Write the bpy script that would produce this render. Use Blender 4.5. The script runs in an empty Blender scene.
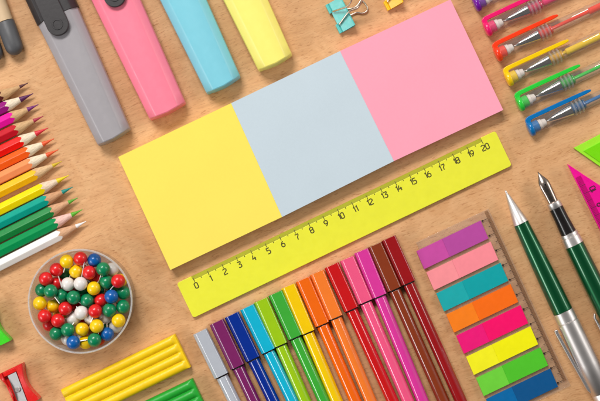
import bpy, bmesh, math, random
from math import sin, cos, pi, radians, atan2, sqrt, hypot
from mathutils import Vector
random.seed(7)
S = 0.00062            # metres per photo pixel on the desk
H = 1400.0             # camera height in photo pixels
C = bpy.context.scene.collection

# ------------------------------------------------------------------ helpers
def unp(px, py, z=0.0):
    k = (H - z) / H
    return ((px - 300) * k, -(py - 200.5) * k, z)

class Fr:
    """a thing's own frame: origin on the desk, x axis along the thing"""
    def __init__(s, px, py, dx=1.0, dy=0.0, z=0.0):
        x, y, _ = unp(px, py, z); s.o = (x, y); s.a = atan2(-dy, dx)
    def loc(s, px, py, z=0.0):
        x, y, _ = unp(px, py, z); x -= s.o[0]; y -= s.o[1]
        c, n = cos(s.a), sin(s.a)
        return (x * c + y * n, -x * n + y * c, z)
    def apply(s, o, z=0.0):
        o.location = (s.o[0] * S, s.o[1] * S, z * S); o.rotation_euler = (0, 0, s.a)

def tag(o, label=None, cat=None, group=None, kind=None):
    if label: o['label'] = label
    if cat: o['category'] = cat
    if group: o['group'] = group
    if kind: o['kind'] = kind
    return o

def thing(name, fr, label, cat, group=None, z=0.0):
    o = bpy.data.objects.new(name, None); C.objects.link(o)
    o.empty_display_size = 0.01
    fr.apply(o, z)
    return tag(o, label, cat, group)

class MB:
    def __init__(s): s.v = []; s.f = []; s.m = []
    def add(s, vs, fs, m=0):
        b = len(s.v); s.v += [tuple(p) for p in vs]
        s.f += [tuple(i + b for i in f) for f in fs]; s.m += [m] * len(fs)
        return s
    def loft(s, rings, cap=True, closed=True, m=0):
        n = len(rings[0]); vs = [p for r in rings for p in r]; fs = []
        for i in range(len(rings) - 1):
            for j in range(n if closed else n - 1):
                k = (j + 1) % n
                fs.append((i * n + j, i * n + k, (i + 1) * n + k, (i + 1) * n + j))
        if cap:
            fs.append(tuple(range(n - 1, -1, -1)))
            fs.append(tuple((len(rings) - 1) * n + j for j in range(n)))
        return s.add(vs, fs, m)
    def prism(s, poly, z0, z1, m=0):
        return s.loft([[(x, y, z0) for x, y in poly], [(x, y, z1) for x, y in poly]], m=m)
    def lathe(s, prof, n=32, y=0.0, z=0.0, ph=0.0, cap=True, m=0):
        return s.loft([[(x, y + r * cos(ph + 2 * pi * j / n), z + r * sin(ph + 2 * pi * j / n)) for j in range(n)] for x, r in prof], cap=cap, m=m)
    def zlathe(s, prof, n=64, x=0.0, y=0.0, cap=False, m=0):
        return s.loft([[(x + r * cos(2 * pi * j / n), y + r * sin(2 * pi * j / n), z) for j in range(n)] for z, r in prof], cap=cap, m=m)
    def box(s, x0, x1, y0, y1, z0, z1, m=0):
        return s.prism([(x0, y0), (x1, y0), (x1, y1), (x0, y1)], z0, z1, m)
    def tube(s, path, r, n=10, m=0):
        P = [Vector(p) for p in path]; rings = []
        up = Vector((0, 0, 1)); prev = None
        for i, p in enumerate(P):
            t = (P[min(i + 1, len(P) - 1)] - P[max(i - 1, 0)]).normalized()
            a = t.cross(up) if prev is None else prev - t * prev.dot(t)
            if a.length < 1e-4: a = t.cross(Vector((1, 0, 0)))
            a.normalize(); b = a.cross(t); prev = a
            rings.append([tuple(p + r * (a * cos(2 * pi * j / n) + b * sin(2 * pi * j / n))) for j in range(n)])
        return s.loft(rings, m=m)
    def sphere(s, c, r, nu=20, nv=12, m=0):
        rings = []
        for i in range(nv + 1):
            t = pi * i / nv; rr = max(r * sin(t), r * 0.01)
            rings.append([(c[0] + rr * cos(2 * pi * j / nu), c[1] + rr * sin(2 * pi * j / nu), c[2] - r * cos(t)) for j in range(nu)])
        return s.loft(rings, m=m)
    def ribbon(s, pts, w, z, closed=False, m=0):
        n = len(pts); L = []; R = []
        for i in range(n):
            p = Vector(pts[i])
            a = Vector(pts[(i - 1) % n]) if (closed or i > 0) else None
            b = Vector(pts[(i + 1) % n]) if (closed or i < n - 1) else None
            d1 = (p - a).normalized() if a is not None else None
            d2 = (b - p).normalized() if b is not None else None
            if d1 is None: d1 = d2
            if d2 is None: d2 = d1
            n1 = Vector((-d1.y, d1.x)); n2 = Vector((-d2.y, d2.x)); mm = (n1 + n2)
            mm = mm / max(mm.length_squared, .3) * 2 if mm.length > 1e-5 else n1
            L.append((p.x + mm.x * w / 2, p.y + mm.y * w / 2, z)); R.append((p.x - mm.x * w / 2, p.y - mm.y * w / 2, z))
        fs = [(i, n + i, n + (i + 1) % n, (i + 1) % n) for i in range(n if closed else n - 1)]
        return s.add(L + R, fs, m)
    def build(s, name, mats, parent=None, bevel=0, seg=3, angle=40, smooth=True, subsurf=0, along=False):
        me = bpy.data.meshes.new(name)
        me.from_pydata([(x * S, y * S, z * S) for x, y, z in s.v], [], s.f)
        mats = mats if isinstance(mats, (list, tuple)) else [mats]
        for mt in mats: me.materials.append(mt)
        for p, mi in zip(me.polygons, s.m): p.material_index = mi
        bm = bmesh.new(); bm.from_mesh(me); bmesh.ops.recalc_face_normals(bm, faces=bm.faces); bm.to_mesh(me); bm.free()
        if smooth:
            me.shade_smooth(); me.set_sharp_from_angle(angle=radians(angle))
        o = bpy.data.objects.new(name, me); C.objects.link(o)
        if parent: o.parent = parent
        if subsurf:
            ss = o.modifiers.new('sub', 'SUBSURF'); ss.levels = ss.render_levels = subsurf
        if bevel:
            if along:
                at = me.attributes.new('bevel_weight_edge', 'FLOAT', 'EDGE')
                for e in me.edges:
                    p, q = me.vertices[e.vertices[0]].co, me.vertices[e.vertices[1]].co
                    at.data[e.index].value = 1.0 if abs(p.x - q.x) > 5 * S else .1
            b = o.modifiers.new('bevel', 'BEVEL'); b.width = bevel * S; b.segments = seg; b.limit_method = 'WEIGHT' if along else 'ANGLE'
            b.angle_limit = radians(28); b.harden_normals = True
        return o

def copy_tree(o, parent=None, matmap=None):
    c = o.copy(); C.objects.link(c); c.parent = parent
    if matmap and o.type == 'MESH' and any(ms.material and ms.material.name in matmap for ms in o.material_slots):
        c.data = o.data.copy()
        for i, mt in enumerate(c.data.materials):
            if mt.name in matmap: c.data.materials[i] = matmap[mt.name]
    for ch in list(o.children): copy_tree(ch, c, matmap)
    return c

# ------------------------------------------------------------------ materials
def lin(c):
    c /= 255.0
    return c / 12.92 if c <= .04045 else ((c + .055) / 1.055) ** 2.4
def rgb(r, g, b, k=1.0): return (min(lin(r) * k, .95), min(lin(g) * k, .95), min(lin(b) * k, .95), 1)

def base_nodes(name):
    m = bpy.data.materials.new(name); m.use_nodes = True
    nt = m.node_tree; return m, nt, nt.nodes['Principled BSDF']

def px_coords(nt, sc=(1, 1, 1), rot=0.0):
    tc = nt.nodes.new('ShaderNodeTexCoord'); mp = nt.nodes.new('ShaderNodeMapping')
    mp0 = nt.nodes.new('ShaderNodeMapping')
    mp0.inputs['Rotation'].default_value = (0, 0, rot)
    nt.links.new(tc.outputs['Object'], mp0.inputs['Vector'])
    mp.inputs['Scale'].default_value = tuple(x / S for x in sc)
    nt.links.new(mp0.outputs[0], mp.inputs['Vector'])
    return mp.outputs[0]

def noise(nt, vec, scale=1.0, detail=3, rough=.5):
    n = nt.nodes.new('ShaderNodeTexNoise'); n.inputs['Scale'].default_value = scale
    n.inputs['Detail'].default_value = detail; n.inputs['Roughness'].default_value = rough
    nt.links.new(vec, n.inputs['Vector']); return n.outputs['Fac']

def ramp(nt, fac, stops):
    r = nt.nodes.new('ShaderNodeValToRGB'); e = r.color_ramp.elements
    while len(e) < len(stops): e.new(.5)
    for el, (p, c) in zip(e, stops): el.position = p; el.color = c if len(c) == 4 else (*c, 1)
    nt.links.new(fac, r.inputs[0]); return r.outputs[0]

def g(v): return (v, v, v, 1)

def mixc(nt, mode, fac, a, b):
    m = nt.nodes.new('ShaderNodeMix'); m.data_type = 'RGBA'; m.blend_type = mode
    for sock, val in ((m.inputs[0], fac), (m.inputs[6], a), (m.inputs[7], b)):
        if hasattr(val, 'links') or isinstance(val, bpy.types.NodeSocket): nt.links.new(val, sock)
        else: sock.default_value = val
    return m.outputs[2]

def bump(nt, bsdf, h, strength, dist=.5):
    b = nt.nodes.new('ShaderNodeBump'); b.inputs['Strength'].default_value = strength
    b.inputs['Distance'].default_value = dist * S
    nt.links.new(h, b.inputs['Height']); nt.links.new(b.outputs[0], bsdf.inputs['Normal'])

def plastic(name, col, rough=.3, var=.06, k=.95, coat=0, fine=.25, metal=0, bs=.15, spec=.5, sss=0, rv=.06):
    m, nt, b = base_nodes(name)
    c = rgb(*col, k=k)
    v = px_coords(nt, (.12, .12, .12)); n1 = noise(nt, v, 1, 4)
    b.inputs['Base Color'].default_value = c
    cc = mixc(nt, 'MULTIPLY', 1.0, c, ramp(nt, n1, [(.3, g(1 - var)), (.7, g(1))]))
    nt.links.new(cc, b.inputs['Base Color'])
    v2 = px_coords(nt, (1, 1, 1)); n2 = noise(nt, v2, fine, 5, .6)
    r = ramp(nt, n2, [(.3, g(max(rough - rv, .03))), (.7, g(rough + rv))])
    nt.links.new(r, b.inputs['Roughness'])
    b.inputs['Metallic'].default_value = metal
    b.inputs['Specular IOR Level'].default_value = spec
    b.inputs['Coat Weight'].default_value = coat; b.inputs['Coat Roughness'].default_value = .08
    if sss:
        b.inputs['Subsurface Weight'].default_value = sss; b.inputs['Subsurface Radius'].default_value = (.003, .003, .003)
        b.inputs['Subsurface Scale'].default_value = .6
    bump(nt, b, n2, bs, .25)
    return m

def clear(name, tint=(250, 250, 250), milk=.05, gloss=.6, rough=.06, milkcol=(240, 240, 240), gc=.08):
    """thin clear plastic: looks through, tints a little, reflects by Fresnel"""
    m = bpy.data.materials.new(name); m.use_nodes = True; nt = m.node_tree; nt.nodes.clear()
    out = nt.nodes.new('ShaderNodeOutputMaterial')
    tr = nt.nodes.new('ShaderNodeBsdfTransparent'); tr.inputs[0].default_value = rgb(*tint)
    gl = nt.nodes.new('ShaderNodeBsdfGlossy'); gl.inputs['Roughness'].default_value = rough
    df = nt.nodes.new('ShaderNodeBsdfDiffuse'); df.inputs[0].default_value = rgb(*milkcol)
    lw = nt.nodes.new('ShaderNodeLayerWeight'); lw.inputs[0].default_value = .5
    pw = nt.nodes.new('ShaderNodeMath'); pw.operation = 'POWER'; pw.inputs[1].default_value = 4.0
    nt.links.new(lw.outputs['Facing'], pw.inputs[0])
    mu = nt.nodes.new('ShaderNodeMath'); mu.operation = 'MULTIPLY_ADD'; mu.inputs[1].default_value = gloss; mu.inputs[2].default_value = gc; mu.use_clamp = True
    nt.links.new(pw.outputs[0], mu.inputs[0])
    v = px_coords(nt, (.3, .3, .3)); n = noise(nt, v, 1, 3)
    rr = nt.nodes.new('ShaderNodeMapRange'); rr.inputs[3].default_value = milk * .6; rr.inputs[4].default_value = milk * 1.5
    nt.links.new(n, rr.inputs[0])
    m1 = nt.nodes.new('ShaderNodeMixShader'); nt.links.new(rr.outputs[0], m1.inputs[0]); nt.links.new(tr.outputs[0], m1.inputs[1]); nt.links.new(df.outputs[0], m1.inputs[2])
    m2 = nt.nodes.new('ShaderNodeMixShader'); nt.links.new(mu.outputs[0], m2.inputs[0]); nt.links.new(m1.outputs[0], m2.inputs[1]); nt.links.new(gl.outputs[0], m2.inputs[2])
    nt.links.new(m2.outputs[0], out.inputs[0]); return m

def paper(name, col, k=.95):
    m, nt, b = base_nodes(name); b.inputs['Roughness'].default_value = .85
    b.inputs['Specular IOR Level'].default_value = .15
    v = px_coords(nt, (1, 1, 1)); n = noise(nt, v, .6, 6, .7); n2 = noise(nt, px_coords(nt, (.02, .02, .02)), 1, 3)
    c = rgb(*col, k=k)
    c1 = mixc(nt, 'MULTIPLY', 1.0, c, ramp(nt, n, [(.3, g(.965)), (.7, g(1))]))
    c2 = mixc(nt, 'MULTIPLY', 1.0, c1, ramp(nt, n2, [(.3, g(.97)), (.7, g(1))]))
    nt.links.new(c2, b.inputs['Base Color'])
    # sheet edges: fine layering seen from the side only (height bands along z)
    w = nt.nodes.new('ShaderNodeTexWave'); w.bands_direction = 'Z'; w.inputs['Scale'].default_value = .6; w.inputs['Distortion'].default_value = 1.5
    nt.links.new(px_coords(nt, (.1, .1, 1)), w.inputs['Vector'])
    ad = nt.nodes.new('ShaderNodeMath'); ad.operation = 'ADD'; nt.links.new(w.outputs['Fac'], ad.inputs[0]); nt.links.new(n, ad.inputs[1])
    bump(nt, b, ad.outputs[0], .12, .3)
    return m

def wood_desk():
    m, nt, b = base_nodes('beech_wood')
    A = radians(-20)
    # slow wander of the grain
    vb = px_coords(nt, (1, 1, 1), A)
    wob = nt.nodes.new('ShaderNodeTexNoise'); wob.inputs['Scale'].default_value = .011; wob.inputs['Detail'].default_value = 2
    nt.links.new(vb, wob.inputs['Vector'])
    sub = nt.nodes.new('ShaderNodeVectorMath'); sub.operation = 'SUBTRACT'; sub.inputs[1].default_value = (.5, .5, .5)
    nt.links.new(wob.outputs['Color'], sub.inputs[0])
    scl = nt.nodes.new('ShaderNodeVectorMath'); scl.operation = 'SCALE'; scl.inputs['Scale'].default_value = 16
    nt.links.new(sub.outputs[0], scl.inputs[0])
    add = nt.nodes.new('ShaderNodeVectorMath'); add.operation = 'ADD'
    nt.links.new(vb, add.inputs[0]); nt.links.new(scl.outputs[0], add.inputs[1])
    W = add.outputs[0]
    def mapped(sc):
        mp = nt.nodes.new('ShaderNodeMapping'); mp.inputs['Scale'].default_value = sc
        nt.links.new(W, mp.inputs['Vector']); return mp.outputs[0]
    broad = noise(nt, mapped((.004, .03, 1)), 1, 4, .55)
    fine = noise(nt, mapped((.03, .5, 1)), 1, 4, .6)
    mid = noise(nt, mapped((.012, .11, 1)), 1, 3, .5)
    fleck = noise(nt, mapped((.125, .75, 1)), 1, 1.5, .5)
    fleck2 = noise(nt, mapped((.2, 1.25, 1)), 1.0, 1, .5)
    patch = noise(nt, mapped((.02, .03, 1)), 1, 2)
    col = ramp(nt, broad, [(.3, rgb(215, 162, 112)), (.5, rgb(221, 170, 121)), (.72, rgb(226, 178, 129))])
    col = mixc(nt, 'MULTIPLY', 1.0, col, ramp(nt, mid, [(.32, (.93, .91, .88, 1)), (.55, g(1))]))
    col = mixc(nt, 'MULTIPLY', 1.0, col, ramp(nt, fine, [(.3, (.89, .86, .82, 1)), (.6, (1, 1, 1, 1))]))
    fm = ramp(nt, fleck, [(.30, (.72, .61, .52, 1)), (.375, g(1))])
    fm = mixc(nt, 'MIX', ramp(nt, patch, [(.3, g(.25)), (.6, g(.9))]), g(1), fm)
    col = mixc(nt, 'MULTIPLY', 1.0, col, fm)
    f2 = ramp(nt, fleck2, [(.30, (.78, .69, .62, 1)), (.38, g(1))])
    col = mixc(nt, 'MULTIPLY', .8, col, f2)
    nt.links.new(col, b.inputs['Base Color'])
    nt.links.new(ramp(nt, fine, [(.3, g(.56)), (.7, g(.44))]), b.inputs['Roughness'])
    b.inputs['Specular IOR Level'].default_value = .35
    bump(nt, b, fm, .25, .4)
    return m

def pencil_wood(name, col):
    m, nt, b = base_nodes(name); b.inputs['Roughness'].default_value = .75
    n = noise(nt, px_coords(nt, (.08, 1.1, 1.1)), 1, 4, .6)
    c = mixc(nt, 'MULTIPLY', 1.0, rgb(*col), ramp(nt, n, [(.35, (.76, .72, .68, 1)), (.6, g(1))]))
    nt.links.new(c, b.inputs['Base Color']); bump(nt, b, n, .3, .3); return m

ink = plastic('black_ink', (52, 48, 20), .6, bs=0)
steel = plastic('polished_steel', (222, 217, 212), .15, metal=1, bs=0, var=.03, rv=.01)
satin = plastic('satin_silver', (232, 226, 222), .42, metal=1, bs=0, var=.03, rv=.01, fine=.1)
wire = plastic('nickel_wire', (222, 208, 190), .25, metal=.9, bs=.05)
darksteel = plastic('dark_steel', (165, 150, 140), .22, metal=1, bs=.1)
blackpl = plastic('black_plastic', (28, 24, 24), .22)
charcoal = plastic('charcoal_plastic', (66, 62, 62), .45, bs=.4)
clearpl = clear('clear_plastic', (255, 255, 254), .055, .7, .05, (252, 250, 248), .05)
ridgepl = clear('clear_ridges', (255, 255, 255), .13, .9, .05, (252, 250, 248), .12)
boxpl = clear('clear_box_plastic', (254, 254, 254), .08, .7, .05, (250, 250, 250), .05)
rimpl = clear('box_rim_plastic', (250, 251, 251), .3, .9, .1, (250, 250, 250))
cardpl = clear('clear_card_plastic', (254, 252, 250), .06, .5, .1, (250, 232, 220), .03)

# ------------------------------------------------------------------ the desk
mb = MB(); R = 2600
mb.prism([(-R, -R), (R, -R), (R, R), (-R, R)], -40, 0)
desk = mb.build('desk', wood_desk(), smooth=False); tag(desk, kind='structure')

# direction of the layout
UX, UY = .901, -.434     # along the ruler (photo axes, y down)
VX, VY = .434, .901      # along the pens (down right)

# ------------------------------------------------------------------ sticky note pads
def pad(cs, z, col, label):
    fr = Fr(sum(c[0] for c in cs) / 4, sum(c[1] for c in cs) / 4, UX, UY, z)
    poly = [fr.loc(*c, z)[:2] for c in cs]
    o = MB().prism([(x * .9998, y * .9998) for x, y in poly], 0.05, z).build('sticky_note_pad', paper('paper_' + label.split()[1], col), bevel=.05, seg=1)
    fr.apply(o); tag(o, label, 'sticky notes', 'square sticky note pads in a row')
pad([(118.2, 157), (231.1, 103.2), (282.1, 217), (170.3, 270)], 14, (253, 229, 98), 'square yellow sticky note pad at the left end of the row above the ruler')
pad([(231.1, 103.2), (340, 51.1), (394, 161.1), (282.1, 217)], 14, (200, 214, 222), 'square pale-blue sticky note pad between the yellow and pink pads')
pad([(340, 51.1), (450.5, -.5), (503.3, 110), (394, 161.1)], 14, (255, 166, 186), 'square pink sticky note pad at the right end of the row')

# ------------------------------------------------------------------ numerals
D = {'0': [([(1, 0), (3, 0), (4, 1), (4, 6), (3, 7), (1, 7), (0, 6), (0, 1)], 1)],
     '1': [([(.6, 5.6), (2, 7), (2, 0)], 0)],
     '2': [([(0, 5.8), (0, 6.2), (.9, 7), (3.1, 7), (4, 6), (4, 4.6), (0, 1.6), (0, 0), (4.2, 0)], 0)],
     '3': [([(0, 7), (4, 7), (4, 6), (2, 4), (3.2, 3.8), (4, 3), (4, 1), (3, 0), (1, 0), (0, .8)], 0)],
     '4': [([(1.6, 7), (0, 2.6), (4.3, 2.6)], 0), ([(3, 4.4), (3, 0)], 0)],
     '5': [([(4, 7), (.3, 7), (.3, 4.1), (3, 4.1), (4, 3.2), (4, 1), (3, 0), (0, 0)], 0)],
     '6': [([(3.2, 7), (1.6, 5.8), (0, 3.2), (0, 1), (1, 0), (3, 0), (4, 1), (4, 3), (3, 4), (.6, 4)], 0)],
     '7': [([(0, 7), (4, 7), (4, 5.6), (2, 3), (2, 0)], 0)],
     '8': [([(1, 0), (3, 0), (4, 1), (4, 2.9), (3.2, 3.75), (4, 4.5), (4, 6.2), (3, 7), (1, 7), (0, 6.2), (0, 4.5), (.8, 3.75), (0, 2.9), (0, 1)], 1), ([(1.0, 3.75), (3.0, 3.75)], 0)],
     '9': [([(.8, 0), (2.4, 1.2), (4, 3.8), (4, 6), (3, 7), (1, 7), (0, 6), (0, 4), (1, 3), (3.4, 3)], 0)]}
def text(mb, s, cx, cy, h, w, z, ang=0.0, xs=1.0):
    k = h / 7.0; adv = [3.4 if ch == '1' else 5.2 for ch in s]
    tot = sum(adv) - 1.5; x = -tot / 2
    for i, ch in enumerate(s):
        for q, (pts, cl) in enumerate(D[ch]):
            P = []
            for a, b in pts:
                lx = (x + a * xs) * k; ly = (b - 3.5) * k
                P.append((cx + lx * cos(ang) - ly * sin(ang), cy + lx * sin(ang) + ly * cos(ang)))
            mb.ribbon(P, w, z + q * .04, cl)
        x += adv[i]

# ------------------------------------------------------------------ ruler
fr = Fr(176.6, 283.2, 318.6, -152.4, 4)
ruler = thing('ruler', fr, 'fluorescent yellow plastic ruler numbered 0 to 20 below the sticky note pads', 'ruler')
a0 = fr.loc(191.2, 276.2, 4)[0]; a1 = fr.loc(480.8, 138.0, 4)[0]; Lr = fr.loc(495.4, 130.8, 4)[0]
Wr = 38.5; sw = 4.3
def rc(x0, y0, x1, y1, r):
    out = []
    for cx, cy, st in ((x1 - r, y1 - r, 0), (x0 + r, y1 - r, 90), (x0 + r, y0 + r, 180), (x1 - r, y0 + r, 270)):
        for i in range(5): a = radians(st + i * 22.5); out.append((cx + r * cos(a), cy + r * sin(a)))
    return out
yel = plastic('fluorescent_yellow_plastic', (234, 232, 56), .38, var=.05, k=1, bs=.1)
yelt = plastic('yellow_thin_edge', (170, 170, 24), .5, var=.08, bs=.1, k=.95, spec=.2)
out = rc(0, -Wr, Lr, 0, 2.6)
# notch for the thin graduated edge: replace the straight top side
i0 = 4  # last point of first corner (top right), then top-left corner starts
poly = out[:5] + [(a1, 0), (a1, -sw), (a0, -sw), (a0, 0)] + out[5:]
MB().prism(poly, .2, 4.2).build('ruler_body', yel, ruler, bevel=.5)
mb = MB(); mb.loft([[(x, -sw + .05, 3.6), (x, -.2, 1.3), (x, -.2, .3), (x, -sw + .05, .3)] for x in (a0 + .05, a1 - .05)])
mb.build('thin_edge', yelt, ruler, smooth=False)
mk = MB(); nm = MB(); cm = (a1 - a0 - 1.2) / 20
yink = plastic('olive_ink', (84, 78, 14), .6, bs=0); yink2 = plastic('faint_ink', (160, 158, 34), .6, bs=0)
for i in range(201):
    x = a0 + .8 + cm * i / 10
    def zz(y): return 1.3 + (3.6 - 1.3) * (-y - .2) / (sw - .2) + .12
    if i % 10 == 0:
        mk.add([(x - .33, -sw + .1, zz(-sw)), (x + .33, -sw + .1, zz(-sw)), (x + .33, -sw * .55, zz(-sw * .55)), (x - .33, -sw * .55, zz(-sw * .55))], [(0, 1, 2, 3)])
        mk.ribbon([(x, -sw + .15), (x, -sw - 2.3)], .7, 4.27)
    elif i % 5 == 0:
        mk.ribbon([(x, -sw + .15), (x, -sw - 1.5)], .7, 4.27)
    else:
        mk.add([(x - .14, -sw + .1, zz(-sw)), (x + .14, -sw + .1, zz(-sw)), (x + .14, -sw * .62, zz(-sw * .62)), (x - .14, -sw * .62, zz(-sw * .62))], [(0, 1, 2, 3)], 1)
for i in range(21):
    text(nm, str(i), a0 + .6 + cm * i + (.0 if i < 10 else .6), -10.4, 5.6, 1.05, 4.28)
mk.build('scale_marks', [yink, yink2], ruler, smooth=False); nm.build('numerals', yink, ruler, smooth=False)

# ------------------------------------------------------------------ highlighters
def highlighter(BL, BR, TLdir, wt, name_col, col, label, capped, L=165, clip_only=None):
    """BL, BR: lower corners of the top outline; body runs up-left"""
    z = 16.0
    cx, cy = (BL[0] + BR[0]) / 2, (BL[1] + BR[1]) / 2
    fr = Fr(cx, cy, TLdir[0], TLdir[1], z)
    t = thing('highlighter', fr, label, 'highlighter', 'chisel highlighters lying at the top')
    m = plastic('highlighter_' + name_col, col, .36, k=.98, bs=.12, var=.03)
    w0 = hypot(BR[0] - BL[0], BR[1] - BL[1]) * (H - z) / H / 2; w1 = wt / 2 * (H - z) / H
    # skew of the end
    ang = fr.loc(*BR, z)[0] - fr.loc(*BL, z)[0]
    yR = fr.loc(*BR, z)[1]
    def sec(x, w, f=1.0, dz=0.0):
        P = [(-w + 1.5, 1), (-w, 7), (-w + .1, 12), (-w + .9, 15), (-w + 7, 21.8), (-w + 9.2, 22.7), (0, 22.9), (w - 9.2, 22.7), (w - 7, 21.8), (w - .9, 15), (w - .1, 12), (w, 7), (w - 1.5, 1)]
        return [(x + (ang * (yy / yR) / 2 if yR else 0) * f + dz * (abs(yy) / w) ** 2, yy, zz) for yy, zz in P]
    def shr(x, w, k, zt, zb, bow=3.0):
        r = sec(x, w, 1, bow); return [(px_, py_ * k, zb + (pz_ - 1) * (zt - zb) / 21.8) for px_, py_, pz_ in r]
    Lb = L if clip_only is None else clip_only
    rings = [shr(-2.0, w0, .965, 11, 2), shr(-1.2, w0, .98, 19.5, 1.2), shr(-.1, w0, .993, 22.2, 1.0), shr(.8, w0, 1, 22.8, 1.0)]
    rings += [shr(x, w0 + (w1 - w0) * x / 140, 1, 22.8, 1.0, 3 * max(0, 1 - x / 40)) for x in (12, 40, 80, 110, Lb)]
    MB().loft(rings).build('barrel', m, t, angle=26, bevel=0)
    return t, fr, w0, w1, m

cp = (-.447, -.894)
# (label, BL, BR, ...)
t, fr, w0, w1, m = highlighter((98, 147), (130.5, 130), (-.42, -.905), 44.5, 'grey', (160, 155, 158), 'grey highlighter with a black cap and clip, leftmost of the row', True, clip_only=134)
def capclip(t, fr, w1, cx_px, r, body=True, Lb=134):
    mcol = plastic('soft_black_plastic', (48, 44, 45), .45, bs=.35)
    if body:
        mb = MB(); w = w1 + .6
        P = [(-w + 1.5, .6), (-w, 7), (-w + .1, 13), (-w + 1.6, 17.6), (-w + 6.5, 22.4), (-w + 10, 23.2), (0, 23.6), (w - 10, 23.2), (w - 6.5, 22.4), (w - 1.6, 17.6), (w - .1, 13), (w, 7), (w - 1.5, .6)]
        mb.loft([[(x, y, z) for y, z in P] for x in (Lb - .6, Lb + 50)])
        mb.build('cap', mcol, t, bevel=.5)
    c = fr.loc(*cx_px, 28); x0, y0 = c[0], c[1]
    pts = [(x0 + 90, y0 + r * .92), (x0 + 90, y0 - r * .92)]
    pts += [(x0 - r * cos(a), y0 - r * sin(a)) for a in [pi / 2 - pi * i / 18 for i in range(19)]]
    cl = MB().prism(pts, 24.2, 28.5).build('clip', mcol, t, bevel=.9)
    ring = MB().zlathe([(28.45, r * .5), (29.1, r * .48), (29.1, r * .38), (28.4, r * .36)], 32, x0, y0)
    ring.build('clip_ring', mcol, cl)
    return mcol
capclip(t, fr, w1, (57.5, 24.5), 11)
t, fr, w0, w1, m = highlighter((150, 121), (186, 104), (-.42, -.907), 46, 'pink', (255, 128, 150), 'pink highlighter with the round tip of a black clip showing', True, clip_only=170)
capclip(t, fr, w1, (114.5, -3.5), 10.5, body=False)
highlighter((207, 95), (241, 77.5), (-.425, -.905), 45, 'blue', (126, 202, 218), 'light blue highlighter between the pink and yellow highlighters', False)
highlighter((259, 72), (293, 55.5), (-.425, -.905), 44, 'yellow', (250, 236, 118), 'pale yellow highlighter, rightmost and shortest in view of the row', False)

# ------------------------------------------------------------------ kraft markers top left
def kraft(cx, cy, label):
    fr = Fr(cx, cy, -.34, -.94, 9)
    t = thing('marker', fr, label, 'marker', 'kraft barrel markers with dark caps')
    k = plastic('kraft_barrel', (214, 184, 146), .6, k=.95)
    MB().lathe([(25.5, 7), (25.7, 8.4), (150, 8.4), (150.2, 7)], 40, 0, 9).build('barrel', k, t)
    prof = [(-9.4, .6), (-8.9, 3), (-7.4, 5.6), (-5, 7.6), (-2, 8.7), (2, 9), (24, 9.1), (25, 8.6)]
    c = MB().lathe(prof, 40, 0, 9.1).build('cap', plastic('dark_grey_cap', (84, 84, 86), .5, bs=.3), t)
kraft(13.8, 46, 'kraft brown marker with dark grey rounded cap in the top left corner')
kraft(-6, 52.5, 'kraft marker at the left edge, only its dark cap end showing')

# ------------------------------------------------------------------ coloured pencils
pens = [ # paint colour, wood, lead colour, tip, lead start, name
 ((92, 40, 34), (206, 164, 116), (96, 48, 52), (28, 83), (20, 87), 0, 'dark brown'),
 ((150, 22, 120), (238, 222, 196), (92, 28, 84), (33.3, 93.5), (20.5, 100), 0, 'dark purple'),
 ((232, 20, 156), (212, 172, 124), (124, 44, 116), (38.4, 104.5), (28, 110.2), 0, 'magenta pink'),
 ((196, 24, 40), (210, 170, 122), (178, 52, 76), (43.3, 116.2), (34, 121.5), 0, 'crimson'),
 ((246, 24, 16), (240, 222, 194), (226, 50, 62), (48.3, 127.8), (35.6, 133.8), 0, 'bright red'),
 ((255, 96, 24), (240, 222, 192), (240, 92, 44), (54, 138.7), (43, 145), 0, 'orange'),
 ((255, 148, 92), (240, 222, 194), (240, 92, 44), (58.4, 149.6), (46.5, 155.2), 0, 'salmon orange'),
 ((255, 186, 10), (224, 186, 140), (214, 180, 30), (61.8, 161.3), (53, 166.2), 0, 'golden yellow'),
 ((255, 218, 0), (238, 212, 184), (240, 212, 20), (69, 175.3), (57, 180.5), 0, 'lemon yellow'),
 ((8, 158, 138), (208, 156, 114), (24, 142, 130), (72.8, 187), (62.3, 192.2), 0, 'teal'),
 ((22, 134, 62), (216, 166, 126), (96, 172, 52), (77.8, 197.8), (69, 203), 0, 'dark green'),
 ((4, 144, 78), (240, 196, 184), (96, 180, 40), (82.3, 209.6), (71.7, 215.0), 0, 'emerald green'),
 ((238, 234, 228), (216, 168, 130), (246, 240, 236), (86.2, 221.3), (76.3, 226.5), 0, 'white'),
]
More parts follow.
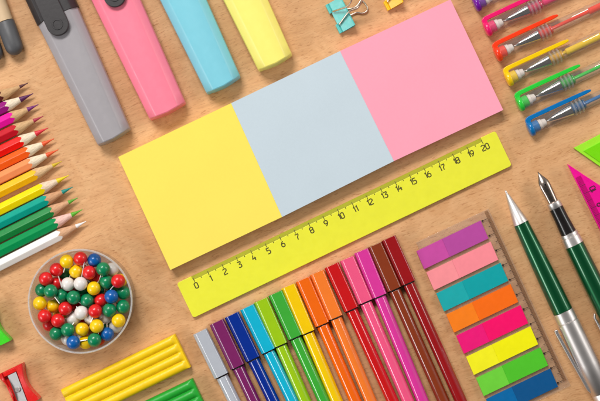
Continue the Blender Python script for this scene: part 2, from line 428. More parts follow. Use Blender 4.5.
for i, (pc, wc, lc, tip, ls, _, nmz) in enumerate(pens):
    z = 5.6
    fr = Fr(tip[0], tip[1], -.897, .442 + .002 * (i - 6), z)
    where = {0: ', topmost of the row', 12: ', lowest of the row above the box of pins'}.get(i, ' in the row at the left edge')
    t = thing('coloured_pencil', fr, nmz + ' coloured pencil with sharpened point' + where, 'pencil', 'coloured pencils in a row at the left')
    R0 = 6.35; n = 60; Ll = hypot(tip[0] - ls[0], tip[1] - ls[1]); ph = radians(30 + random.uniform(-7, 7))
    Lp = [27.5, 27, 26.5, 28, 27.5, 27, 29, 27, 27, 27, 27, 27, 27][i]
    tan = R0 / (Lp + 4.2)
    def hexr(a):
        a = (a - ph + pi / 6) % (pi / 3) - pi / 6
        r = R0 * cos(pi / 6) / cos(abs(abs(a)) - 0) if False else R0 * cos(pi / 6) / cos(((a + pi / 6) % (pi / 3)) - pi / 6 if False else a)
        return r
    def hr(j):
        a = 2 * pi * j / n
        d = ((a - ph) % (pi / 3)) - pi / 6      # 0 at the middle of a face
        r = R0 * cos(pi / 6) / cos(d)
        return min(r, R0 * .965)
    def pt(x, r, j):
        a = 2 * pi * j / n; return (x, r * cos(a), z + r * sin(a))
    wob = [random.uniform(-.25, .25) for _ in range(n)]
    b0 = [hr(j) / tan + wob[j] for j in range(n)]
    mb = MB(); mb.loft([[pt(b0[j] + .1, hr(j) - .25, j) for j in range(n)], [pt(b0[j] + .35, hr(j), j) for j in range(n)], [pt(230, hr(j), j) for j in range(n)]])
    mb.build('barrel', plastic('pencil_paint_' + nmz.replace(' ', '_'), pc, .3, bs=.02, k=1.0, spec=.35), t, angle=24)
    mb = MB(); mb.loft([[pt(Ll - .5, (Ll - .5) * tan * .97, j) for j in range(n)]] + [[pt(Ll + (b0[j] - Ll) * q, (Ll + (b0[j] - Ll) * q) * tan, j) for j in range(n)] for q in (.05, .35, .7, 1.0)] + [[pt(b0[j] + .3, hr(j) - .4, j) for j in range(n)]])
    mb.build('wood_cone', pencil_wood('pencil_wood_' + str(i), wc), t)
    tl = [(.0, .25), (.5, .5), (2, 2 * tan * .9 + .15)] + [(x, x * tan + .02 * random.random()) for x in (4, 6, 8)if x < Ll - .6] + [(Ll, Ll * tan * 1.0), (Ll + .4, Ll * tan * .9)]
    MB().lathe(tl, 24, 0, z).build('lead', plastic('lead_' + nmz.replace(' ', '_'), lc, .5, bs=.5, fine=1.2), t)

# ------------------------------------------------------------------ felt tip pens
felts = [ # cap top centre, ring centre, colour, roll, name
 ((199.7, 331.5), (221.8, 376.6), (186, 190, 198), 0, 'silver grey'),
 ((216.3, 321.8), (238, 367.6), (126, 34, 98), 0, 'plum purple'),
 ((231.4, 314.7), (253.3, 360), (0, 44, 146), 0, 'navy blue'),
 ((247, 307), (268.8, 352), (14, 184, 216), 0, 'cyan'),
 ((260.5, 300), (280.7, 346), (160, 206, 20), 0, 'lime green'),
 ((275.2, 293), (295.6, 338.3), (62, 176, 56), 0, 'leaf green'),
 ((288, 286), (308, 333.4), (255, 208, 0), 0, 'yellow'),
 ((302.6, 279.3), (322.6, 325.4), (250, 106, 10), 0, 'orange'),
 ((316.7, 272.4), (336, 318.5), (255, 128, 42), 19, 'light orange'),
 ((331.3, 265.2), (351.7, 310.4), (208, 18, 22), 12, 'red'),
 ((346.7, 258.4), (365.8, 302.8), (250, 90, 136), 0, 'pink'),
 ((361, 250.8), (380, 297), (226, 56, 158), 20, 'magenta'),
 ((374.6, 244.8), (394.7, 290.3), (140, 56, 26), 0, 'brown'),
 ((388.5, 238), (408.9, 283.8), (158, 16, 22), 17, 'dark red'),
]
for i, (ct, rg, col, roll, nmz) in enumerate(felts):
    z = 6.6
    fr = Fr(ct[0], ct[1], rg[0] - ct[0], rg[1] - ct[1], z + 3)
    where = {0: ', leftmost of the fan of felt pens', 13: ', rightmost of the fan of felt pens'}.get(i, ', %s from the left in the fan of felt pens' % ['', 'second', 'third', 'fourth', 'fifth', 'sixth', 'seventh', 'eighth', 'ninth', 'tenth', 'eleventh', 'twelfth', 'thirteenth'][min(i, 12)])
    t = thing('felt_pen', fr, nmz + ' capped felt-tip pen' + where, 'felt-tip pen', 'felt-tip pens fanned in colour order')
    m = plastic('felt_' + nmz.replace(' ', '_'), col, .13, var=.05, bs=.015, k=.97, coat=.8)
    mc = plastic('felt_cap_' + nmz.replace(' ', '_'), tuple(min(255, c * .97 + 3) for c in col), .2, var=.05, bs=.02, k=.97, coat=.5)
    Lc = hypot(rg[0] - ct[0], rg[1] - ct[1]) * (H - 10) / H
    def hexsec(x, Rr, ph, z0=z): return [(x, Rr * cos(ph + pi / 3 * j), z0 + Rr * sin(ph + pi / 3 * j)) for j in range(6)]
    ph = radians(roll)
    cs = [(-7.7, 4.6), (-7.6, 9.4), (-4.1, 12.9), (6.7, 12.9), (7.7, 10.6), (7.7, 2.4), (4.6, .4), (-4.6, .4)]
    MB().loft([[(x, yy, zz) for yy, zz in cs] for x in (0, Lc - 1.2)]).build('cap', mc, t, bevel=1.35, seg=8, along=True)
    MB().loft([hexsec(Lc - 1.25, 6.9, ph), hexsec(Lc + .3, 6.9, ph)]).build('ring_gap', blackpl, t, bevel=.3)
    MB().loft([hexsec(Lc + .25, 6.85, ph), hexsec(Lc + 165, 6.85, ph)]).build('barrel', m, t, bevel=2.6, seg=10, along=True)

# ------------------------------------------------------------------ gel pens
def gel(cx, cy, col, cname, label, thick_from):
    fr = Fr(cx, cy, .906, -.423, 8)
    t = thing('gel_pen', fr, label, 'gel pen', 'clear gel pens with coloured clips')
    m = plastic('gel_' + cname, col, .22, bs=.04, k=.97, coat=.2)
    mt = clear('gel_tint_' + cname, tuple(int(c * .55 + 115) for c in col), .22, .7, .1, tuple(int(c * .7 + 75) for c in col))
    y, z = -1.7, 7.3
    # coloured end plug
    mb = MB().lathe([(-1.2, .5), (-1.1, 4), (-.7, 6.6), (.1, 7.6), (1.0, 7.9), (3.2, 7.9), (3.8, 7.4)], 36, y, z)
    mb.lathe([(3.7, 5), (3.9, 5.9), (9.6, 5.9), (10.2, 5.2)], 36, y, z)
    mb.build('cap_plug', m, t)
    # clip: bar along the side joined at the end
    pts = [(-.6, 2.0), (-.7, 6.4), (-.1, 8.4), (1.6, 9.9), (4.5, 10.5), (40, 10.4), (66, 9.9), (71, 9.0), (72, 7.7), (71, 6.6), (66, 6.1), (40, 6.0), (7.2, 6.1), (4.6, 5.6), (3.6, 2)]
    mb = MB().prism(pts, 5.6, 10.8)
    mb.build('clip', m, t, bevel=1.9, seg=6)
    # clear cap tube with rings at its mouth
    cap = MB().lathe([(3.9, 7.0), (4.2, 7.3), (47, 7.3), (58, 7.1)], 40, y, z, cap=False)
    cap.build('cap_tube', clearpl, t)
    mb = MB()
    for xr in (47.5, 51.5, 55.5): mb.lathe([(xr, 7.35), (xr + .5, 8.0), (xr + 1.5, 8.0), (xr + 2, 7.35)], 36, y, z, cap=False)
    mb.build('mouth_rings', ridgepl, t)
    MB().lathe([(10.2, 3.6), (10.6, 5.0), (13.4, 5.0), (14, 4.2), (18, 3.4), (18.6, 1.6)], 20, y, z).build('tip_cushion', plastic('milky_rubber_' + cname, (240, 226, 216), .5), t)
    # steel writing cone
    cone = MB().lathe([(16.4, .4), (16.8, .8), (20.5, .95), (21, 1.6), (26, 3.1), (45, 5.9), (46.2, 5.9)], 32, y, z)
    cone.build('steel_tip', steel, t)
    # tinted grip collar inside
    MB().lathe([(46.2, 3.8), (46.8, 5.0), (60, 5.0), (61, 4.2)], 32, y, z).build('grip_collar', mt, t)
    MB().lathe([(59, 6.1), (60, 6.2), (62, 5.9), (98, 5.9), (99.5, 6.6), (102.5, 6.6), (104, 5.9), (225, 5.9), (226, 5)], 36, y, z, cap=False).build('barrel', clearpl, t)
    MB().lathe([(46.5, 1.2), (47, 3.0), (60, 3.0), (61.5, 1.8), (max(thick_from, 62), 1.8), (max(thick_from, 62) + 1, 3.3), (205, 3.3), (205.4, 2.8)], 20, y, z).build('refill', m, t)
gels = [((474.5, 3.2), (116, 16, 156), 'purple', 'clear gel pen with purple cap end, cut off by the top edge', 70),
        ((485.2, 28), (240, 24, 108), 'pink', 'clear gel pen with hot pink clip and refill', 62),
        ((495.7, 53), (250, 62, 22), 'orange', 'clear gel pen with red-orange clip and refill', 101),
        ((506.4, 78), (248, 204, 4), 'yellow', 'clear gel pen with yellow clip and refill', 64),
        ((517.8, 103), (44, 206, 62), 'green', 'clear gel pen with bright green clip and refill', 104),
        ((528.6, 127.8), (4, 112, 178), 'blue', 'clear gel pen with blue clip, lowest of the gel pens', 96)]
for c, col, n, l, tf in gels: gel(c[0], c[1], col, n, l, tf)

# ------------------------------------------------------------------ ballpoint pen
gm, nt, b = base_nodes('green_lacquer')
b.inputs['Base Color'].default_value = rgb(0, 92, 52); b.inputs['Metallic'].default_value = .6; b.inputs['Roughness'].default_value = .32
b.inputs['Coat Weight'].default_value = .6; b.inputs['Coat Roughness'].default_value = .05
n_ = noise(nt, px_coords(nt, (.02, .6, .6)), 1, 4); nt.links.new(mixc(nt, 'MULTIPLY', 1.0, rgb(0, 92, 50), ramp(nt, n_, [(.3, g(.8)), (.7, g(1))])), b.inputs['Base Color'])
fr = Fr(505, 190.4, 57, 119.6, 9)
t = thing('ballpoint_pen', fr, 'green and silver ballpoint pen with its pointed tip uncovered', 'pen')
Z = 11
MB().lathe([(0, .5), (.4, .9), (4, 1.2), (4.6, 1.9), (36, 7.7), (36.4, 7.2)], 40, 0, Z).build('cone', satin, t)
MB().lathe([(36.3, 7.0), (36.5, 7.6), (60, 8.6), (100, 9.7), (132.4, 10.2), (132.7, 9.8)], 48, 0, Z).build('barrel', gm, t)
MB().lathe([(132.6, 9.9), (133, 10.5), (143.4, 10.7), (143.8, 10.2), (144.3, 10.2), (144.7, 10.8), (190, 11.0), (221, 10.3), (221.6, 9.8), (222, 9.8), (222.6, 10.2), (246, 8.2), (250, 4)], 48, 0, Z).build('upper_barrel', satin, t)
# frame: +x along pen, +y is to its left side seen from the tip => photo right; clip lies on photo left
sgn = -1
c = MB(); path = [(146.5, sgn * 16.4), (150, sgn * 16.6), (180, sgn * 14.7), (214, sgn * 12.3), (221, sgn * 9)]
inn = [(221, sgn * 7), (213, sgn * 9.2), (180, sgn * 11.5), (150, sgn * 13.2), (147.5, sgn * 12.6), (146.2, sgn * 13.8)]
c.prism(path + inn, Z - 2.6, Z + 2.6).build('clip', satin, t, bevel=1.0)

# ------------------------------------------------------------------ fountain pen
fr = Fr(538, 171.7, .442, .897, 9)
t = thing('fountain_pen', fr, 'green fountain pen with open dark steel nib and black grip', 'pen')
Z = 10.5
half = [(0, .25), (2, .9), (5, 2.3), (9, 4.4), (12, 5.6), (16, 5.8), (24, 5.3), (35, 4.8)]
rings = []
for x, w in half:
    zc = Z - 3.2 + 6.0 * min(1, x / 14) ** .8
    n = 12; top = [(x, w * sin(a), zc - w * .62 * (1 - cos(a))) for a in [radians(-72 + 144 * j / n) for j in range(n + 1)]]
    bot = [(px_, py_ * .86, pz_ - .55) for px_, py_, pz_ in reversed(top)]
    rings.append(top + bot)
nib = MB().loft(rings).build('nib', darksteel, t, angle=60)
mb = MB()
zs = lambda x: Z - 3.2 + 6.0 * min(1, x / 14) ** .8 + .12
for x0, x1 in ((1, 3), (3, 6), (6, 9), (9, 12), (12, 14)):
    mb.add([(x0, -.2, zs(x0)), (x0, .2, zs(x0)), (x1, .2, zs(x1)), (x1, -.2, zs(x1))], [(0, 1, 2, 3)])
mb.prism([(14.5 + cos(a) * .9, sin(a) * .9) for a in [2 * pi * j / 12 for j in range(12)]], zs(15) - .3, zs(15) + .05)
mb.build('slit', blackpl, nib, smooth=False)
MB().loft([[(x, w * .72 * sin(a), Z - 1.2 - 2.6 * f + w * .55 * cos(a)) for a in [2 * pi * j / 12 for j in range(12)]] for x, w, f in ((4, .6, 1), (8, 2.6, .8), (14, 4.4, .4), (35, 5.2, 0))]).build('feed', blackpl, t)
MB().lathe([(33.5, 5.6), (34, 6.7), (39.6, 7.2), (40.2, 6.8)], 48, 0, Z).build('front_ring', satin, t)
MB().lathe([(40, 6.6), (40.3, 7.0), (52, 7.1), (67.6, 8.0), (68, 7.6)], 48, 0, Z).build('grip', blackpl, t)
MB().lathe([(67.8, 8.2), (68.2, 9.0), (71, 9.1), (71.4, 8.7), (72, 8.7), (72.4, 9.3), (80.6, 9.7), (81, 9.3)], 48, 0, Z).build('middle_ring', satin, t)
MB().lathe([(80.9, 9.2), (81.2, 9.6), (120, 10.2), (163, 10.3), (163.4, 9.9)], 48, 0, Z).build('barrel', gm, t)
MB().lathe([(163.3, 10), (163.8, 10.6), (240, 10.4), (250, 7)], 48, 0, Z).build('posted_cap', satin, t)
MB().prism([(150, -12.6), (154, -15.2), (190, -14), (226, -12), (230, -8), (226, -7), (224, -9.6), (190, -11.8), (155, -13), (152, -11.6)], Z - 2.6, Z + 2.6).build('clip', satin, t, bevel=1.0)

# ------------------------------------------------------------------ set squares
pk = clear('pink_acrylic', (255, 40, 150), .8, .5, .08, (246, 6, 146)); pkd = plastic('pink_ruled_edge', (196, 0, 112), .3)
gr = plastic('green_acrylic', (122, 222, 12), .28, k=.97); grd = plastic('green_edge', (164, 240, 50), .3)
pkb = plastic('pink_acrylic_body', (244, 14, 150), .28, k=.97)
fr = Fr(567.3, 164, 33, 66.8, 2.5)
t = thing('set_square', fr, 'magenta plastic set square marked 10 and 9, its sharp corner beside the fountain pen nib', 'set square')
A = radians(30.3); LL = 205
hole = [(75, 14), (165, 14), (165, 60)]
outer = [(0, 0), (LL, 0), (LL, LL * math.tan(A))]
def ringprism(outer, inner, z0, z1):
    mb = MB(); n = len(outer)
    vs = [(x, y, z) for z in (z0, z1) for x, y in outer] + [(x, y, z) for z in (z0, z1) for x, y in inner]
    fs = []
    for i in range(n):
        k = (i + 1) % n
        fs += [(i, k, n + k, n + i), (2 * n + i, 3 * n + i, 3 * n + k, 2 * n + k), (n + i, n + k, 3 * n + k, 3 * n + i), (i, 2 * n + i, 2 * n + k, k)]
    return mb.add(vs, fs)
ringprism(outer, hole, .3, 3.6).build('set_square_body', pkb, t, bevel=.35)
# thin ruled strip just proud of the ruled side
s0 = MB(); s0.loft([[(x, .9, 3.62), (x, w, 3.62), (x, w, 3.75), (x, .9, 3.75)] for x, w in ((16, 6.6), (200, 6.6))]); s0.build('ruled_strip', pkd, t, smooth=False)
mk = MB(); pink_ink = plastic('dark_red_ink', (84, 0, 48), .6)
for i in range(0, 100):
    x = 21 + i * 1.63
    if x > 195: break
    mk.ribbon([(x, .9), (x, {0: 9.5, 5: 7}.get((i + 2) % 10, 3.6))], .45 if (i + 2) % 10 in (0, 5) else .22, 3.8)
nm = MB()
for i, nn in enumerate(['10', '9', '8', '7', '6', '5', '4', '3', '2', '1']):
    # text runs towards the tip
    text(nm, nn, 34.0 + i * 16.3, 11.0 if i else 11.6, 5.4, .95, 3.85, ang=pi, xs=1)
mk.build('scale_marks', pink_ink, t, smooth=False); nm.build('numerals', pink_ink, t, smooth=False)

fr = Fr(573.6, 148, 26.4, -13.8, 2.5)
t = thing('set_square', fr, 'lime green set square with its blunt corner pointing left below the gel pens', 'set square')
outer = [(0, 0), (0, 0), (0, 0)]
Bd = radians(-62.5); hyp = 215
outer = [(0, 0), (hyp * cos(Bd), hyp * sin(Bd)), (hyp * cos(Bd), 0)]
# 30-60-90: short leg along x
outer = [(0, 0), (hyp * cos(Bd), hyp * sin(Bd)), (hyp * cos(Bd), 0)]
cxo = (outer[0][0] + outer[1][0] + outer[2][0]) / 3; cyo = (outer[0][1] + outer[1][1] + outer[2][1]) / 3
inner = [(cxo + (x - cxo) * .3, cyo + (y - cyo) * .3) for x, y in outer]
ringprism(outer, inner, .3, 3.0).build('set_square_body', grd, t, bevel=.35)
# raised field inside the bevelled rim
o2 = [(cxo + (x - cxo) * .89, cyo + (y - cyo) * .89) for x, y in outer]; i2 = [(cxo + (x - cxo) * .34, cyo + (y - cyo) * .34) for x, y in outer]
ringprism(o2, i2, 3.02, 3.9).build('raised_field', gr, t, bevel=.3)

# ------------------------------------------------------------------ page flags on their card
fr = Fr(488.5, 208.7, 82.5, 177, 2)
t = thing('flag_card', fr, 'clear plastic card with ruler marks carrying the coloured page flags', 'plastic card')
Lc = 195; Wc = 80      # y negative = photo left? frame y is to the photo right of +x... (x runs down right, y up right)
MB().prism([(0, 0), (Lc - 1, 0), (Lc, -1), (Lc, -Wc), (0, -Wc)], .9, 1.7).build('card_sheet', cardpl, t, bevel=.2)
band = clear('smoky_strip', (247, 241, 235), .13, .5, .2, (160, 130, 104))
MB().box(.8, Lc - 7, -5.2, -1.6, 1.74, 2.1).build('ruled_strip', band, t)
mk = MB(); cink = plastic('brown_black_ink', (48, 34, 30), .6, bs=0)
for i in range(0, 116):
    x = 8.5 + i * 1.62
    if x > Lc - 8: break
    if i % 10 == 0:
        mk.ribbon([(x, -5.0), (x, -10.2)], .5, 1.8)
        mk.prism([(x + 1.0 * cos(a), -10.6 + 1.0 * sin(a)) for a in [2 * pi * j / 10 for j in range(10)]], 1.76, 1.9)
    elif i % 5 == 0: mk.ribbon([(x, -5.0), (x, -7.4)], .5, 1.8)
    else: mk.ribbon([(x, -3.6), (x, -5.6)], .28, 2.16)
mk.build('scale_marks', cink, t, smooth=False)
flags = [((182, 72, 156), (200, 76, 160), 'purple'), ((255, 140, 150), (255, 146, 152), 'salmon pink'), ((0, 160, 164), (26, 168, 170), 'teal'), ((255, 108, 8), (255, 128, 24), 'orange'),
         ((252, 0, 104), (240, 20, 120), 'hot pink'), ((246, 240, 0), (248, 242, 30), 'yellow'), ((80, 196, 40), (112, 212, 60), 'green'), ((0, 82, 138), (0, 104, 166), 'dark blue')]
order = ['topmost', 'second', 'third', 'fourth', 'fifth', 'sixth', 'seventh', 'bottom']
for i, (c1, c2, n) in enumerate(flags):
    rt = (480.7 + 9.95 * i, 220.5 + 21.15 * i)
    rt2 = (rt[0] + 7.8, rt[1] + 18)
    lt = (rt[0] - 64.3, rt[1] + 30.7); lt2 = (lt[0] + 7.8, lt[1] + 18)
    f = Fr(rt[0], rt[1], 7.8, 18, 4)
    z = 4.2
    def l2(p): return f.loc(*p, z)[:2]
    m1 = (rt[0] + (lt[0] - rt[0]) * .6, rt[1] + (lt[1] - rt[1]) * .6); m2 = (m1[0] + 7.8, m1[1] + 18)
    th = thing('page_flags', f, '%s stack of page flags, %s on the clear card' % (n, order[i]), 'page flags', 'coloured page flags on the clear card')
    MB().prism([l2(rt), l2(m1), l2(m2), l2(rt2)], 1.9, 4.2).build('coloured_end', plastic('flag_' + n.replace(' ', '_'), c1, .5, k=1.0, var=.07, bs=.15, spec=.3), th, bevel=.15, seg=1)
    MB().prism([l2(m1), l2(lt), l2(lt2), l2(m2)], 1.9, 4.1).build('sticky_end', plastic('flag_light_' + n.replace(' ', '_'), c2, .45, k=1.0, var=.07, bs=.15, spec=.3), th, bevel=.15, seg=1)

# ------------------------------------------------------------------ modelling clay bars
def clay(TL, TR, col, n, label):
    z = 12
    fr = Fr(TR[0], TR[1], TL[0] - TR[0], TL[1] - TR[1], 8)
    t = thing('modelling_clay', fr, label, 'modelling clay', 'ribbed modelling clay bars')
    L = 126; W = 36.5; nr = 4
    m = plastic('clay_' + n, col, .42, k=.97, bs=.5, fine=.4, var=.07)
    # frame x runs down-left along the bar; y: + is photo down?  x dir=(-.9,.43) -> y (ccw) = down
    prof = []
    pr = W / nr
    N = 14
    for k in range(nr):
        for j in range(N):
            u = (j + .5) / N; prof.append((k * pr + u * pr, 8.2 + 4.0 * sqrt(max(0, 1 - (2 * u - 1) ** 2))))
    def ring(x, dz=0, flat=0):
        P = [(x, 0, .6), (x, 0, 8.5 + dz)]
        for y, zz in prof: P.append((x + random.uniform(-.05, .05), y, (zz * (1 - flat) + 10.4 * flat) + dz))
        P += [(x, W, 8.5 + dz), (x, W, .6)]
        return P
    mb = MB(); mb.loft([ring(0, -1, 1), ring(.6, 0, 1), ring(2.6, 0, 1), ring(4.6, 0, .25), ring(6, 0, 0)] + [ring(x, random.uniform(-.15, .15)) for x in range(16, 122, 10)] + [ring(L - .8, -.2, 0), ring(L, -1.0, .1)])
    mb.build('clay_block', m, t, angle=50)
clay((60, 390), (174.8, 334), (250, 206, 6), 'yellow', 'yellow bar of ribbed modelling clay below the box of pins')
clay((77, 434), (192.4, 378.5), (30, 166, 46), 'green', 'green bar of ribbed modelling clay at the bottom edge')

# ------------------------------------------------------------------ binder clips
def clipbuild():
    fr = Fr(341, 33, -14.5, -28.5, 4)       # x runs up the jaw line, y(ccw) = photo left ; body extends to photo right = -y
    t = thing('binder_clip', fr, 'teal binder clip with raised wire handles at the top edge', 'binder clip', 'small binder clips at the top edge')
    m = plastic('clip_teal', (96, 202, 196), .34, k=.95, bs=.2)
    L = 31.5; th = .8
    # cross-section in (y, z): jaw at y=0
    up = [(-.8, 4.2), (-3, 5.6), (-8, 8.8), (-14.4, 13), (-15.4, 12.8), (-15.8, 11.8), (-15.8, 2.0), (-15.4, .9), (-14.4, .5), (-8, .9), (-3, 1.4), (-.8, 1.8)]
    inn = [(-1.2, 2.5), (-3, 2.2), (-8, 1.7), (-14, 1.4), (-14.9, 2.2), (-14.9, 11.2), (-14.2, 12), (-8, 7.9), (-3, 4.8), (-1.2, 3.5)]
    mb = MB(); sec = up + inn
    mb.loft([[(x, y, z) for y, z in sec] for x in (0, L)])
    mb.build('clip_body', m, t, angle=30)
    mb = MB()
    for x0, x1 in ((0, 9.5), (L - 9.5, L)):
        for zc in (5.2, 1.5):
            mb.loft([[(x, 0 + 1.5 * cos(a), zc + 1.2 * sin(a)) for a in [2 * pi * j / 14 for j in range(14)]] for x in (x0, x1)])
    mb.build('jaw_roll', m, t)
    def smooth_path(P, n=6):
        P = [Vector(p) for p in P]; out = []
        for i in range(len(P) - 1):
            p0, p1, p2, p3 = P[max(i - 1, 0)], P[i], P[i + 1], P[min(i + 2, len(P) - 1)]
            for k in range(n):
                s = k / n
                out.append(.5 * ((2 * p1) + (-p0 + p2) * s + (2 * p0 - 5 * p1 + 4 * p2 - p3) * s * s + (-p0 + 3 * p1 - 3 * p2 + p3) * s ** 3))
        out.append(P[-1]); return out
    h1 = [(333, 11.5, 7), (341, 9, 15), (348, 6, 21), (351.5, 0, 26), (352, -8, 32), (357, -14, 34), (363, -10, 34), (363, -3, 30), (361, 2, 25), (357.5, 7.8, 20), (350, 11, 17), (344, 18, 12), (339.3, 24.5, 7)]
    MB().tube(smooth_path([fr.loc(*p) for p in h1]), .85).build('wire_handle', wire, t)
    h2 = [(338, 25, 1.3), (345, 18.5, 1.4), (352, 14.6, 2), (357, 12.6, 2), (362, 13.4, 2), (366.5, 11.5, 2), (367.3, 7.4, 2), (364.4, 2.6, 2), (361.2, .6, 2), (359, 3.4, 2), (356, 7, 2), (350, 8.8, 2), (342, 10, 1.5), (333, 13, 1.3)]
    MB().tube(smooth_path([fr.loc(*p) for p in h2]), .85).build('wire_handle', wire, t)
    return t, fr
t, fr = clipbuild()
c = copy_tree(t, None, {'clip_teal': plastic('clip_yellow', (255, 200, 10), .34, k=.95, bs=.2)})
f2 = Fr(389, 10.2, -14.5, -28.5, 4); f2.apply(c)
c['label'] = 'yellow binder clip, only its end showing at the top edge above the pink pad'

# ------------------------------------------------------------------ sharpeners
def sharpener():
    fr = Fr(22, 363, 17, 35, 12)       # x down right along the side, y(ccw) to photo right; body at y<0
    t = thing('pencil_sharpener', fr, 'red pencil sharpener with a steel blade in the bottom left corner', 'sharpener', 'wedge pencil sharpeners at the left edge')
    m = plastic('sharpener_red', (226, 32, 28), .25, k=.97, bs=.06, coat=.2)
    L = 39.5; W = 27
    def side(y, s, x): return y - s * 4.2 * sin(pi * min(max((x - 2) / (L - 4), 0), 1)) ** 1.0
    xs = [0, 2] + [2 + (L - 4) * i / 12 for i in range(1, 12)] + [L - 2, L]
    # base slab with concave sides
    base = [(x, side(0, 1, x)) for x in xs] + [(x, side(-W, -1, x)) for x in reversed(xs)]
    MB().prism(base, .4, 7.5).build('base', m, t, bevel=.6)
    wing = [(x, side(0, 1, x)) for x in xs]
    mb = MB()
    for s, yo in ((1, 0), (-1, -W)):
        rings = []
        for x in xs:
            ye = side(yo, s, x); yi = (-8.0 - 3.6 * x / L) if s > 0 else (-W + 4.6 - 1.6 * x / L)
            zt = 14.5
            rings.append([(x, ye, 7.52), (x, ye, zt - 1.2), (x, ye - s * 1.2, zt), (x, yi + s * .5, zt - 1.0), (x, yi, zt - 2), (x, yi, 7.52)])
        mb.loft(rings)
    w = mb.build('side_grips', m, t, bevel=.4, angle=35)
    # front bridge at the narrow end
    MB().box(.6, 5, -W + 4.7, -8.3, 7.55, 12.2).build('front_bridge', m, t, bevel=.8)
    bl = MB(); bl.loft([[(5.2, -9.2, 12.6), (5.2, -18.6, 10.8), (5.2, -18.6, 10.2), (5.2, -9.2, 12.0)], [(37.5, -12.0, 12.6), (37.5, -21.4, 10.8), (37.5, -21.4, 10.2), (37.5, -12.0, 12.0)]])
    b = bl.build('blade', plastic('brushed_blade', (186, 184, 182), .38, metal=.9, fine=.9), t, smooth=False)
    sc = MB().zlathe([(11.4, 2.6), (13.2, 2.6), (13.6, 2.2), (13.6, .3)], 20, 22, -15.4); sc.build('screw', satin, b)
    return t
t = sharpener()
c = copy_tree(t, None, {'sharpener_red': plastic('sharpener_green', (70, 214, 40), .25, k=.97, bs=.06, coat=.2)})
Fr(-6.5, 304.5, 17, 35, 12).apply(c); c['label'] = 'bright green pencil sharpener cut off by the left edge'

# ------------------------------------------------------------------ box of pins
fr = Fr(80.4, 301.2, 1, 0, 33)
box = thing('pin_box', fr, 'round clear plastic box full of ball-headed pins', 'box')
rb = 50.3
MB().zlathe([(.5, rb - 1.8), (1.4, rb - .4), (3, rb), (30, rb + .3), (33, rb + .5), (34, rb), (33, rb - 1.1), (30, rb - 1.5), (3, rb - 1.7), (2.3, rb - 3)], 96).build('wall', boxpl, box, angle=60)
MB().zlathe([(.6, .05), (.6, rb - 2), (2.2, rb - 2), (2.2, .05)], 96).build('floor', boxpl, box)
MB().zlathe([(33.6, rb + .2), (34.4, rb + .9), (35.4, rb + .4), (35.2, rb - .9), (34.2, rb - 1.0)], 96).build('rim', rimpl, box, angle=60)
PC = {'Y': ('yellow', (255, 206, 4)), 'R': ('red', (226, 26, 30)), 'G': ('green', (0, 130, 82)), 'W': ('white', (232, 226, 220)), 'B': ('blue', (0, 92, 168))}
PM = {k: plastic('pin_' + v[0], v[1], .3, k=.97, bs=.02, coat=.15) for k, v in PC.items()}
raw = """Y149,53 R200,42 B252,46 Y184,88 R237,91 G283,86 W320,92l R114,90 R77,119 R118,136l W160,145 W201,128 R262,122l G297,134 R343,131 G55,163 G92,164 G133,186 G212,163l Y252,158 G364,172 G181,192 G229,201 R274,200 B321,192 Y50,213 Y102,220m R147,233 G308,238 G354,226 R73,257 R126,280 W211,248 R260,249 W168,275 Y341,270 W295,270l R84,294m Y206,305 Y262,297 G113,328 G156,320 W328,296l B298,328 G244,342 R276,350l W150,356l B184,358 Y217,357l W240,272l Y368,118l
G140,112d R215,100d G160,214d R192,222d G238,230d R232,290d G292,298d Y130,248d G330,160d R170,170d G268,166d W222,330d"""
exp_needles = {0: (140, 100), 7: (134, 155), 11: (217, 60), 14: (290, 186), 16: (126, 212), 32: (188, 224), 47: (226, 345), 12: (215, 108)}
pins = []
for tok in raw.split():
    k = tok[0]; rest = tok[1:]; lvl = rest[-1] if rest[-1] in 'lmd' else 'h'
    a, b_ = rest.rstrip('lmd').split(',')
    pins.append((k, 25 + float(a) / 3.642, 245 + float(b_) / 3.642, {'h': 24, 'm': 20, 'l': 15.5, 'd': 9}[lvl], lvl))
# relax overlaps in 3-D (small moves for depth only)
P3 = []
for k, x, y, z, l in pins:
    P3.append(list(fr.loc(x, y, z)))
rp = 6.85
for it in range(80):
    for i in range(len(P3)):
        for j in range(i):
            d = [P3[i][q] - P3[j][q] for q in range(3)]; dd = sqrt(sum(q * q for q in d)) + 1e-6
            if dd < 2 * rp:
                push = (2 * rp - dd) / 2
                for q in range(3):
                    s = push * d[q] / dd * (1.0 if q == 2 else .25); P3[i][q] += s; P3[j][q] -= s
    for p in P3:
        p[2] = min(max(p[2], 2.4 + rp), 29.5); r = hypot(p[0], p[1]); mx = rb - 2.2 - rp
        if r > mx: p[0] *= mx / r; p[1] *= mx / r
HW = ['one', 'two', 'three', 'four', 'five', 'six', 'seven', 'eight', 'nine', 'ten', 'eleven', 'twelve']
def describe(i, mode):
    x, y, z = P3[i]; r = hypot(x, y); f = (atan2(x, y) % (2 * pi)) / (pi / 6)
    if r < 12: zone = 'at the centre' if mode == 0 else 'just %s of centre' % ('left' if x < 0 else 'right')
    else:
        if mode == 0: hour = "at %s o'clock" % HW[(int(round(f)) - 1) % 12]
        else:
            h2 = int(round(f * 2)); h = (h2 // 2 - 1) % 12
            hour = ('at half past %s' if h2 % 2 else "at %s o'clock exactly") % HW[h]
        ring = 'by the wall' if r >= 31 else 'midway out'
        if mode == 2: ring = 'nearer the wall' if r >= 25 else 'nearer the centre'
        zone = ring + ' ' + hour
    deep = {'d': 'deep down ', 'l': 'low ', 'm': 'partly covered ', 'h': ''}[pins[i][4]]
    return '%s ball-headed pin %s%s in the round box' % (PC[pins[i][0]][0], deep, zone)
labels = [describe(i, 0) for i in range(len(pins))]
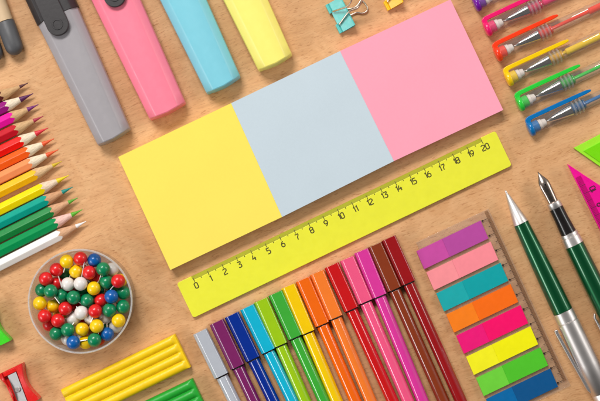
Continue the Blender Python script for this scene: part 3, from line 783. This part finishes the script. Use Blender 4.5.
for mode in (1, 2):
    dup = [i for i in range(len(pins)) if labels.count(labels[i]) > 1]
    new = {i: describe(i, mode) for i in dup}
    for i in dup: labels[i] = new[i]
ball = MB().sphere((0, 0, 0), rp, 28, 18)
heads = {}
for i, (k, px_, py_, z_, lvl) in enumerate(pins):
    lb = labels[i]
    x, y, z = P3[i]
    o = bpy.data.objects.new('pin', None); C.objects.link(o); o.empty_display_size = .003
    o.location = ((fr.o[0] + x) * S, (fr.o[1] + y) * S, z * S)
    tag(o, lb, 'pin', 'ball-headed pins in the round box')
    if k not in heads:
        h = MB().sphere((0, 0, 0), rp, 28, 18).build('head', PM[k], o, angle=180); heads[k] = h
    else:
        h = heads[k].copy(); C.objects.link(h); h.parent = o
    if i in exp_needles:
        ex = 25 + exp_needles[i][0] / 3.642; ey = 245 + exp_needles[i][1] / 3.642
        e = fr.loc(ex, ey, 28); d = Vector((e[0] - x, e[1] - y, e[2] - z))
        Ln = d.length
    else:
        a = random.uniform(0, 2 * pi); rr = hypot(x, y)
        if rr > 22: a = atan2(-y, -x) + random.uniform(-.9, .9)
        d = Vector((cos(a), sin(a), -random.uniform(.25, .6)));
        if z < 16: d.z = -.05
        Ln = 20 if lvl in 'dl' else min(25, (z - 3) / max(-d.normalized().z, .05))
    d.normalize()
    MB().tube([tuple(d * (rp - .6)), tuple(d * (Ln - 1.5)), tuple(d * Ln)], .62, 8).build('needle', satin, o)

# ------------------------------------------------------------------ light, world, camera
def area(name, loc, size, power, col, sy=None):
    l = bpy.data.lights.new(name, 'AREA'); l.energy = power; l.color = col; l.shape = 'RECTANGLE'; l.size = size; l.size_y = sy or size
    o = bpy.data.objects.new(name, l); C.objects.link(o); o.location = loc
    o.rotation_euler = (Vector((0, 0, 0)) - Vector(loc)).to_track_quat('-Z', 'Y').to_euler()
    return o
area('softbox', (-.44, .84, 1.15), .62, 16.8, (1, .985, .965), .34)
area('strip_light', (-1.02, -.48, .66), .62, 6.2, (.99, .99, 1), .28)
area('strip_light', (1.02, .49, .66), .56, 3.6, (1, .985, .97), .26)

w = bpy.data.worlds.new('World'); bpy.context.scene.world = w; w.use_nodes = True; nt = w.node_tree
bg = nt.nodes['Background']; tc = nt.nodes.new('ShaderNodeTexCoord'); sp = nt.nodes.new('ShaderNodeSeparateXYZ')
nt.links.new(tc.outputs['Generated'], sp.inputs[0])
r = ramp(nt, sp.outputs['Z'], [(0, (.46, .44, .42, 1)), (.45, (.40, .39, .38, 1)), (.8, (.22, .215, .21, 1)), (.97, (.07, .07, .07, 1))])
mr = nt.nodes.new('ShaderNodeMapRange'); mr.inputs[1].default_value = -.75; mr.inputs[2].default_value = .15; mr.inputs[3].default_value = .12; mr.inputs[4].default_value = 1.1
nt.links.new(sp.outputs['Y'], mr.inputs[0]); nt.links.new(mr.outputs[0], bg.inputs[1]); nt.links.new(r, bg.inputs[0])

cam = bpy.data.cameras.new('camera'); co = bpy.data.objects.new('camera', cam); C.objects.link(co)
co.location = (0, 0, H * S); cam.sensor_width = 36; cam.lens = 36 * H / 600; cam.clip_start = .01; cam.clip_end = 50
sc = bpy.context.scene; sc.camera = co
sc.view_settings.view_transform = 'Standard'; sc.view_settings.look = 'None'; sc.view_settings.exposure = .1
sc.render.engine = 'CYCLES'; sc.cycles.transparent_max_bounces = 24
